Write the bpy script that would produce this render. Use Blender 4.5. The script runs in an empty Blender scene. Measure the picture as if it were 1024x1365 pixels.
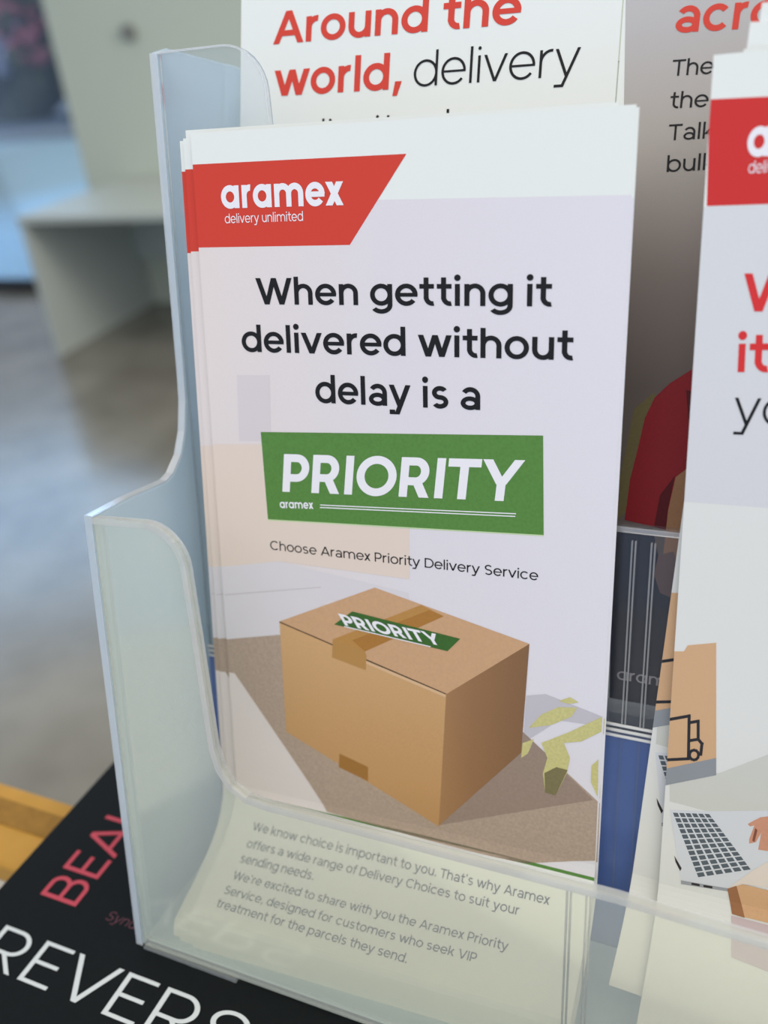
import bpy, math, random
from mathutils import Matrix, Vector

scene = bpy.context.scene
random.seed(4)

# ------------------------------------------------------------------ camera
CAM = Vector((0.12661, -0.19690, 1.35003))
cam_data = bpy.data.cameras.new('camera')
cam_data.sensor_fit = 'VERTICAL'
cam_data.sensor_height = 36.0
cam_data.lens = 1260.0 / 1365.0 * 36.0
cam_data.clip_start = 0.005
cam_data.clip_end = 200.0
cam_data.dof.use_dof = True
cam_data.dof.focus_distance = 0.213
cam_data.dof.aperture_fstop = 9.6
cam = bpy.data.objects.new('camera', cam_data)
scene.collection.objects.link(cam)
right = Vector((0.92733669, 0.35869852, -0.10668659))
upv = Vector((-0.0899872, 0.49045439, 0.86680839))
back = Vector((0.3632478, -0.7942228, 0.48709463))
cam.matrix_world = Matrix(((right.x, upv.x, back.x, CAM.x),
                           (right.y, upv.y, back.y, CAM.y),
                           (right.z, upv.z, back.z, CAM.z),
                           (0, 0, 0, 1)))
scene.camera = cam

# ------------------------------------------------------------------ light
scene.view_settings.view_transform = 'Standard'
scene.view_settings.look = 'None'
scene.view_settings.exposure = 0.0
scene.view_settings.gamma = 1.0
scene.view_settings.use_curve_mapping = False
scene.cycles.transparent_max_bounces = 32
scene.cycles.use_adaptive_sampling = False

world = bpy.data.worlds.new('daylight')
scene.world = world
world.use_nodes = True
wn, wl = world.node_tree.nodes, world.node_tree.links
wn.clear()
w_out = wn.new('ShaderNodeOutputWorld')
w_bg = wn.new('ShaderNodeBackground')
w_tc = wn.new('ShaderNodeTexCoord')
w_sep = wn.new('ShaderNodeSeparateXYZ')
w_rmp = wn.new('ShaderNodeValToRGB')
wl.new(w_tc.outputs['Generated'], w_sep.inputs[0])
wl.new(w_sep.outputs['Z'], w_rmp.inputs[0])
wl.new(w_rmp.outputs[0], w_bg.inputs[0])
wl.new(w_bg.outputs[0], w_out.inputs[0])
w_rmp.color_ramp.elements[0].position = 0.0
w_rmp.color_ramp.elements[0].color = (0.55, 0.78, 1.15, 1)
w_rmp.color_ramp.elements[1].position = 0.55
w_rmp.color_ramp.elements[1].color = (0.86, 0.84, 0.80, 1)
w_bg.inputs[1].default_value = 0.78

def area(name, loc, target, size, power, color):
    d = bpy.data.lights.new(name, 'AREA')
    d.shape = 'RECTANGLE'
    d.size, d.size_y = size
    d.energy = power
    d.color = color
    o = bpy.data.objects.new(name, d)
    scene.collection.objects.link(o)
    o.location = loc
    o.rotation_euler = (Vector(target) - Vector(loc)).to_track_quat('-Z', 'Y').to_euler()
    return o

area('ceiling_lamp', (0.5, -1.0, 2.85), (0.05, 0.0, 1.2), (2.6, 1.8), 27, (1.0, 0.95, 0.88))  # broad soft light added overhead, out of view, for the leaflets
area('ceiling_lamp', (1.5, 2.2, 2.1), (-2.4, 3.5, 0.4), (1.0, 1.0), 60, (1.0, 0.96, 0.86))  # added fill below ceiling height, out of view, brightens desk panel and wall
area('window_daylight', (-6.2, 5.6, 2.9), (-2.6, 1.6, 0.0), (3.0, 1.6), 120, (0.36, 0.64, 1.0))

# ------------------------------------------------------------------ helpers
def lin(c):
    c = c / 255.0
    return c / 12.92 if c <= 0.04045 else ((c + 0.055) / 1.055) ** 2.4

def rgb(r, g, b, k=1.0):
    return (min(lin(r) * k, 0.95), min(lin(g) * k, 0.95), min(lin(b) * k, 0.95), 1.0)

MATS = {}
def new_mat(name):
    m = bpy.data.materials.new(name)
    m.use_nodes = True
    MATS[name] = m
    b = m.node_tree.nodes['Principled BSDF']
    return m, m.node_tree.nodes, m.node_tree.links, b

def plain(name, color, rough=0.5, spec=0.3, grain=0.0, scale=900.0, metallic=0.0):
    m, n, l, b = new_mat(name)
    b.inputs['Roughness'].default_value = rough
    b.inputs['Specular IOR Level'].default_value = spec
    b.inputs['Metallic'].default_value = metallic
    if grain:
        tc = n.new('ShaderNodeTexCoord')
        ns = n.new('ShaderNodeTexNoise')
        ns.inputs['Scale'].default_value = scale
        ns.inputs['Detail'].default_value = 3
        mx = n.new('ShaderNodeMix')
        mx.data_type = 'RGBA'
        a = [max(0, v * (1 - grain)) for v in color[:3]] + [1]
        c = [min(1, v * (1 + grain)) for v in color[:3]] + [1]
        mx.inputs[6].default_value = a
        mx.inputs[7].default_value = c
        l.new(tc.outputs['Object'], ns.inputs['Vector'])
        l.new(ns.outputs[0], mx.inputs[0])
        l.new(mx.outputs[2], b.inputs['Base Color'])
    else:
        b.inputs['Base Color'].default_value = color
    return m

def plastic(name, fac, haze, tint, rough=0.12, gloss=0.6, trans=0.5):
    """frosted clear plastic: part passes straight through, part scatters, a little mirrors"""
    m, n, l, b = new_mat(name)
    n.remove(b)
    out = n['Material Output']
    tr = n.new('ShaderNodeBsdfTransparent'); tr.inputs[0].default_value = (*tint, 1)
    df = n.new('ShaderNodeBsdfDiffuse'); df.inputs[0].default_value = (*haze, 1)
    tl = n.new('ShaderNodeBsdfTranslucent'); tl.inputs[0].default_value = (*haze, 1)
    sc = n.new('ShaderNodeMixShader'); sc.inputs[0].default_value = trans
    l.new(df.outputs[0], sc.inputs[1]); l.new(tl.outputs[0], sc.inputs[2])
    mx = n.new('ShaderNodeMixShader'); mx.inputs[0].default_value = fac
    l.new(tr.outputs[0], mx.inputs[1]); l.new(sc.outputs[0], mx.inputs[2])
    gl = n.new('ShaderNodeBsdfGlossy'); gl.inputs['Roughness'].default_value = rough
    fr = n.new('ShaderNodeFresnel'); fr.inputs[0].default_value = 1.45
    mu = n.new('ShaderNodeMath'); mu.operation = 'MULTIPLY'; mu.inputs[1].default_value = gloss
    l.new(fr.outputs[0], mu.inputs[0])
    fin = n.new('ShaderNodeMixShader')
    l.new(mu.outputs[0], fin.inputs[0])
    l.new(mx.outputs[0], fin.inputs[1]); l.new(gl.outputs[0], fin.inputs[2])
    l.new(fin.outputs[0], out.inputs[0])
    return m

def mesh_obj(name, verts, faces, mats, fmat=None, parent=None, smooth=False):
    me = bpy.data.meshes.new(name)
    me.from_pydata([tuple(v) for v in verts], [], faces)
    for m in mats:
        me.materials.append(m)
    if fmat:
        for p, i in zip(me.polygons, fmat):
            p.material_index = i
    if smooth:
        for p in me.polygons:
            p.use_smooth = True
    me.update()
    o = bpy.data.objects.new(name, me)
    scene.collection.objects.link(o)
    if parent is not None:
        o.parent = parent
    return o

def tag(o, label=None, category=None, group=None, kind=None):
    if label: o['label'] = label
    if category: o['category'] = category
    if group: o['group'] = group
    if kind: o['kind'] = kind
    return o

def bevel(o, width, seg=2):
    b = o.modifiers.new('edge', 'BEVEL')
    b.width = width; b.segments = seg; b.limit_method = 'ANGLE'; b.angle_limit = math.radians(40)
    return o

class MB:
    """collects simple solids into one mesh"""
    def __init__(self): self.v = []; self.f = []; self.m = []
    def box(self, x0, x1, y0, y1, z0, z1, mi=0):
        b = len(self.v)
        self.v += [(x0,y0,z0),(x1,y0,z0),(x1,y1,z0),(x0,y1,z0),(x0,y0,z1),(x1,y0,z1),(x1,y1,z1),(x0,y1,z1)]
        self.f += [tuple(b+i for i in q) for q in ((0,3,2,1),(4,5,6,7),(0,1,5,4),(1,2,6,5),(2,3,7,6),(3,0,4,7))]
        self.m += [mi]*6
    def prism(self, outline, a, b, fn, mi=0):
        """extrude outline [(p,q)] from depth a to b, fn(p,q,d) gives the point"""
        k = len(self.v); n = len(outline)
        self.v += [fn(p, q, a) for p, q in outline] + [fn(p, q, b) for p, q in outline]
        self.f += [tuple(range(k, k+n)), tuple(range(k+2*n-1, k+n-1, -1))]
        self.f += [(k+i, k+n+i, k+n+(i+1)%n, k+(i+1)%n) for i in range(n)]
        self.m += [mi]*(n+2)
    def build(self, name, mats, parent=None, smooth=False):
        o = mesh_obj(name, self.v, self.f, mats, self.m, parent, smooth)
        import bmesh
        bm = bmesh.new(); bm.from_mesh(o.data)
        bmesh.ops.recalc_face_normals(bm, faces=bm.faces)
        bm.to_mesh(o.data); bm.free()
        return o

# ------------------------------------------------------------------ lettering drawn with strokes
class Arc(list):
    """one quad of a curved stroke; quads of the same stroke share a number"""
    rid = 0
_arcs = [0]
def _ring(cx, cy, rx, ry, t, a0, a1, th=None):
    th = th or t
    n = max(4, int(abs(a1 - a0) / 9))
    polys = []
    pts = []
    _arcs[0] += 1
    for i in range(n + 1):
        a = math.radians(a0 + (a1 - a0) * i / n)
        c, s = math.cos(a), math.sin(a)
        pts.append(((cx + rx*c, cy + ry*s), (cx + (rx-t)*c, cy + (ry-th)*s)))
    for (o0, i0), (o1, i1) in zip(pts[:-1], pts[1:]):
        q = Arc([o0, o1, i1, i0]); q.rid = _arcs[0]
        polys.append(q)
    return polys
def _box(x0, y0, x1, y1): return [[(x0,y0),(x1,y0),(x1,y1),(x0,y1)]]
def _diag(xa, ya, xb, yb, tw): return [[(xa,ya),(xa+tw,ya),(xb+tw,yb),(xb,yb)]]
def _dot(cx, cy, r): return [[(cx+r*math.cos(k*math.pi/8), cy+r*math.sin(k*math.pi/8)) for k in range(16)]]

CAPH, ASC, DESC = 1.30, 1.36, -0.38
def glyph(ch, t, single):
    """-> (polygons, width); x-height 1"""
    th = t * 0.92
    W = 0.98 + t*0.45           # round letters
    N = 0.78 + t*0.75           # n, u, h
    os_ = 0.02
    R = lambda a0, a1, w=W, cy=0.5, ry=0.5+os_: _ring(w/2, cy, w/2, ry, t, a0, a1, th)
    if ch == ' ': return [], 0.26
    if ch == 'o': return R(0, 360), W
    if ch == 'c': return R(42, 318), W*0.92
    if ch == 'e': return R(0, 322) + _box(t*0.6, 0.5-th*0.42, W-t*0.05, 0.5+th*0.42), W
    if ch == 'a' and single: return R(0, 360) + _box(W-t, 0, W, 1), W
    if ch == 'a':
        w = 0.80 + t*0.6
        return (_box(w-t, 0, w, 0.62) + _ring(w/2, 0.60, w/2, 0.42, t, 0, 148, th)
                + _ring(w*0.48, 0.29, w*0.48, 0.31, t, 0, 360, th*0.95)), w
    if ch == 'b': return R(0, 360) + _box(0, 0, t, ASC), W
    if ch == 'd': return R(0, 360) + _box(W-t, 0, W, ASC), W
    if ch == 'p': return R(0, 360) + _box(0, DESC, t, 1), W
    if ch == 'g': return (R(0, 360) + _box(W-t, 0.0, W, 1) + _ring(W/2, 0.02, W/2, 0.42, t, 0, -146, th)), W
    arch = lambda x: _ring(x+N/2, 1-0.46+os_, N/2, 0.46, t, 0, 180, th)
    if ch in 'nh':
        return arch(0) + _box(0, 0, t, 1 if ch == 'n' else ASC) + _box(N-t, 0, N, 0.56), N
    if ch == 'm':
        d = N - t
        return arch(0) + arch(d) + _box(0,0,t,1) + _box(d,0,N,0.56) + _box(2*d,0,2*d+t,0.56), 2*d+t
    if ch == 'u':
        return _ring(N/2, 0.46-os_, N/2, 0.46, t, 180, 360, th) + _box(0,0.44,t,1) + _box(N-t,0,N,1), N
    if ch == 'r':
        return _box(0,0,t,1) + _ring(0.44+t*0.2, 0.54, 0.44+t*0.2, 0.48, t, 84, 180, th), 0.50+t*0.45
    if ch == 's':
        w = 0.70 + t*0.5
        hi = (1.02-(0.5-th/2))/2; lo = ((0.5+th/2)+0.02)/2
        return (_ring(w/2, 1.02-hi, w/2*0.96, hi, t, 32, 270, th) + _ring(w/2, -0.02+lo, w/2, lo, t, 90, -148, th)), w
    if ch == 't':
        r = 0.34 + t*0.3
        return (_box(0.2, 0.3, 0.2+t, 1.30) + _box(0, 1-th, 0.52+t*0.7, 1)
                + _ring(0.2+r, r*0.98, r, r, t, 180, 282, th)), 0.52+t*0.7
    if ch == 'i': return _box(t*0.08, 0, t*1.08, 1) + _dot(t*0.58, 1.26+t*0.1, t*0.64), t*1.16
    if ch == 'l': return _box(0, 0, t, ASC), t
    if ch == 'k':
        return (_box(0,0,t,ASC) + _diag(t*0.6, 0.36, 0.62, 1, t*1.35) + _diag(0.66, 0, 0.26, 0.62, t*1.3)), 0.66+t*1.3
    d = t*1.12
    if ch == 'v': return _diag(0, 1, 0.42, 0, d) + _diag(0.84, 1, 0.42, 0, d), 0.84+d
    if ch == 'y':
        return (_diag(0, 1, 0.42, 0.0, d) + _diag(0.84, 1, 0.42-0.16, DESC, d)
                + _box(0.02, DESC, 0.30, DESC+th)), 0.84+d
    if ch == 'w':
        a = 0.36
        return _diag(0,1,a,0,d)+_diag(2*a*0.95,1,a,0,d)+_diag(2*a*0.95,1,3*a*0.93,0,d)+_diag(4*a*0.93,1,3*a*0.93,0,d), 4*a*0.93+d
    if ch == 'x': return _diag(0,1,0.62,0,t*1.3)+_diag(0.62,1,0,0,t*1.3), 0.62+t*1.3
    if ch == 'f': return _box(0.16,0,0.16+t,1.0)+_box(0,1-th,0.50+t*0.4,1)+_ring(0.16+0.36,1.02,0.36,0.36,t,78,180,th), 0.52+t*0.3
    if ch == '.': return _dot(t*0.65, t*0.62, t*0.66), t*1.3
    if ch == ',': return [[(t*0.35,t*1.15),(t*1.45,t*1.15),(t*0.75,-t*1.0),(0.0,-t*1.0)]], t*1.45
    if ch == '\u2019': return [[(t*0.1,ASC),(t*1.2,ASC),(t*0.85,ASC-0.34),(t*0.1,ASC-0.34)]], t*1.2
    H = CAPH
    if ch == 'A': 
        return _diag(0,0,0.56,H,d)+_diag(1.12,0,0.56,H,d)+_box(0.30,0.30,0.84+d,0.30+th), 1.12+d
    if ch == 'W':
        a = 0.44
        return _diag(0,H,a,0,d)+_diag(1.9*a,H,a,0,d)+_diag(1.9*a,H,2.8*a,0,d)+_diag(3.8*a,H,2.8*a,0,d), 3.8*a+d
    if ch == 'V': return _diag(0,H,0.54,0,d)+_diag(1.08,H,0.54,0,d), 1.08+d
    if ch == 'T': return _box(0,H-th,1.02+t*0.2,H)+_box(0.51-t*0.4,0,0.51+t*0.6,H), 1.02+t*0.2
    if ch == 'I': return _box(0,0,t,H), t
    if ch == 'E': return _box(0,0,t,H)+_box(0,0,0.80,th)+_box(0,H-th,0.80,H)+_box(0,H/2-th/2,0.72,H/2+th/2), 0.80
    if ch in 'PR':
        r0 = 0.39 + t*0.28; w = 0.92 + t*0.2
        if ch == 'R': r0 = 0.38 + t*0.26
        p = (_box(0,0,t,H)+_box(0,H-th,w-r0,H)+_box(0,H-2*r0,w-r0,H-2*r0+th)+_ring(w-r0,H-r0,r0,r0,t,-90,90,th))
        if ch == 'R': p += _diag(w-t*1.1+0.03, 0, w*0.42, H-2*r0+th*0.5, t*1.18)
        return p, w + (0.06 if ch == 'R' else 0)
    if ch == 'B':
        r1 = 0.325+t*0.24; r2 = H/2-r1+t*0.5+0.0; r2 = (H-2*r1+th)/2; w = 0.92+t*0.2
        return (_box(0,0,t,H)+_box(0,H-th,w-r1-0.06,H)+_box(0,0,w-r2,th)+_box(0,2*r2-th,w-r2,2*r2)
                +_ring(w-r1-0.06,H-r1,r1,r1,t,-90,90,th)+_ring(w-r2,r2,r2,r2,t,-90,90,th)), w
    if ch == 'D':
        w = 1.14+t*0.2; r = H/2
        return _box(0,0,t,H)+_box(0,0,w-r,th)+_box(0,H-th,w-r,H)+_ring(w-r,r,r,r,t,-90,90,th), w
    if ch == 'C': return _ring(H*0.52,H/2,H*0.52,H/2+0.02,t,44,316,th), H*0.93
    if ch == 'O': 
        w = H*1.04+t*0.2
        return _ring(w/2,H/2,w/2,H/2+0.02,t,0,360,th), w
    if ch == 'S':
        w = 0.88+t*0.4; hi = (H+0.02-(H/2-th/2))/2; lo = ((H/2+th/2)+0.02)/2
        return _ring(w/2,H+0.02-hi,w/2*0.95,hi,t,32,270,th)+_ring(w/2,-0.02+lo,w/2,lo,t,90,-148,th), w
    if ch == 'U':
        w = 1.0+t*0.2
        return _ring(w/2,w/2-0.02,w/2,w/2,t,180,360,th)+_box(0,w/2-0.03,t,H)+_box(w-t,w/2-0.03,w,H), w
    if ch == 'Y':
        return _diag(0,H,0.5,0.52,d)+_diag(1.0,H,0.5,0.52,d)+_box(0.5+d/2-t/2,0,0.5+d/2+t/2,0.56), 1.0+d
    return _box(0,0,0.5,1), 0.5

ROUND_L, ROUND_R = set('ocedgqCOGQ'), set('obpDOPe')
DIAG = set('vwyxAVWYTr')
def lay_text(s, t, single=0):
    """-> polygons in x-height units starting at x=0, total width"""
    x = 0.0; out = []; last = 0
    prev = None
    for ch in s:
        if ch == ' ':
            x += 0.60; prev = None; continue
        g, w = glyph(ch, t, single)
        if prev is not None:
            gap = 0.235 - t*0.22
            if prev in ROUND_R: gap -= 0.05
            if ch in ROUND_L or (ch == 'a' and single): gap -= 0.05
            if prev in DIAG: gap -= 0.08
            if ch in DIAG - {'r'}: gap -= 0.08
            if prev in 'tf' or ch in 'tf': gap -= 0.05
            x += max(gap, 0.03)
        lay, seen = -1, None
        for poly in g:
            rid = getattr(poly, 'rid', None)
            if rid is None or rid != seen: lay += 1
            seen = rid
            out.append(([(px + x, py) for px, py in poly], lay))
        x += w; last = x; prev = ch
    return out, last

# ------------------------------------------------------------------ frames
# the whole holder leans back 13 degrees; (u, v, w) = right, down along the sheets, away from the viewer
CS, SN = math.cos(math.radians(13)), math.sin(math.radians(13))
def frame(origin=(0, 0, 0), rot_v=0.0, rot_w=0.0, rot_u=0.0):
    base = Matrix(((1, 0, 0, 0), (0, -SN, CS, 0), (0, -CS, -SN, 1.3239), (0, 0, 0, 1)))
    loc = Matrix.Translation(Vector(origin) / 1000)
    return base @ loc @ Matrix.Rotation(rot_v, 4, 'Y') @ Matrix.Rotation(rot_u, 4, 'X') @ Matrix.Rotation(rot_w, 4, 'Z')
TURN = math.atan(0.05)
HOLD = frame((-14.5, 0, 0), TURN)            # holder frame: hu from the left outer wall

PROFILE = [(0.0,0.0),(153.94,-2.03),(162.81,-2.29),(167.88,-2.59),(169.12,-2.91),(170.34,-3.32),(171.53,-3.81),(172.69,-4.38),(173.81,-5.03),(174.91,-5.76),(175.97,-6.59),(177.0,-7.5),(178.0,-8.5),(178.97,-9.59),(179.91,-10.78),(180.81,-12.06),(181.69,-13.44),(182.56,-14.88),(183.44,-16.38),(184.31,-17.94),(185.19,-19.56),(186.06,-21.22),(186.94,-22.91),(187.81,-24.62),(188.69,-26.38),(189.34,-27.69),(189.78,-28.56),(190.0,-29.0),(191.6,-29.7),(193.5,-30.0),(197.0,-30.2)]
# the same sheet sagging a little lower, as the ones behind do
PROFILE_BEHIND = [(-0.8, 0.0105)] + [(a + 4.0, b - 0.05) for a, b in PROFILE[1:]]
PROFILE_RIGHT = [PROFILE[0]] + [(a + 6.5, b) for a, b in PROFILE[1:]]
PROFILE_TILTED = [(-1.6, 0.02)] + [(a + 13.0, b) for a, b in PROFILE[1:]]
FLAT = [(0.0, 0.0), (250.0, 0.0)]

def arc_table(prof):
    s = [0.0]
    for a, b in zip(prof[:-1], prof[1:]):
        s.append(s[-1] + math.hypot(b[0]-a[0], b[1]-a[1]))
    return s

def clip(poly, axis, val, keep_less):
    out = []
    n = len(poly)
    for i in range(n):
        a, b = poly[i], poly[(i+1) % n]
        ia = (a[axis] <= val) if keep_less else (a[axis] >= val)
        ib = (b[axis] <= val) if keep_less else (b[axis] >= val)
        if ia: out.append(a)
        if ia != ib:
            q = (val - a[axis]) / (b[axis] - a[axis])
            out.append((a[0] + q*(b[0]-a[0]), a[1] + q*(b[1]-a[1])))
    return out

class Sheet:
    """a paper sheet following a side profile; prints are laid on its front"""
    def __init__(self, prof, width, length):
        self.p, self.s, self.W, self.L = prof, arc_table(prof), width, length
    def seg(self, i):
        a, b = self.p[i], self.p[i+1]
        d = self.s[i+1] - self.s[i]
        return a, ((b[0]-a[0])/d, (b[1]-a[1])/d)
    def pt(self, i, u, s, off):
        a, t = self.seg(i)
        q = s - self.s[i]
        return ((u)/1000, (a[0]+t[0]*q + t[1]*off)/1000, (a[1]+t[1]*q - t[0]*off)/1000)
    def paper(self, name, mat, thick=0.24):
        vs, fs = [], []
        knots = [k for k in self.s if k < self.L - 0.01] + [self.L]
        for s in knots:
            i = max(0, min(len(self.s)-2, next((j for j in range(len(self.s)-1) if s <= self.s[j+1]+1e-6), len(self.s)-2)))
            for off in (0.0, -thick):
                for u in (0.0, self.W):
                    vs.append(self.pt(i, u, s, off))
        n = len(knots)
        for k in range(n-1):
            b, c = 4*k, 4*k+4
            fs += [(b, b+1, c+1, c), (b+2, c+2, c+3, b+3), (b, c, c+2, b+2), (b+1, b+3, c+3, c+1)]
        fs += [(0, 2, 3, 1), (4*n-4, 4*n-3, 4*n-1, 4*n-2)]
        return mesh_obj(name, vs, fs, [mat])
    def lay(self, acc, poly, lvl, mi, sub=None):
        poly = clip(clip(poly, 0, 0.02, False), 0, self.W - 0.02, True)
        if len(poly) < 3: return
        poly = clip(clip(poly, 1, 0.02, False), 1, self.L - 0.02, True) if len(poly) > 2 else []
        if len(poly) < 3: return
        lo, hi = min(p[1] for p in poly), max(p[1] for p in poly)
        for i in range(len(self.s)-1):
            a, b = self.s[i], self.s[i+1]
            if i == len(self.s)-2: b = 1e9
            if hi <= a or lo >= b: continue
            q = poly
            if lo < a: q = clip(q, 1, a, False)
            if len(q) > 2 and hi > b: q = clip(q, 1, b, True)
            if len(q) < 3: continue
            k = len(acc[0])
            acc[0].extend(self.pt(i, u, s, 0.02 + 0.025*lvl + (0.0012*(len(acc[1]) % 14) if sub is None else 0.003*sub)) for u, s in q)
            acc[1].append(tuple(range(k, k+len(q))))
            acc[2].append(mi)

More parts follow.
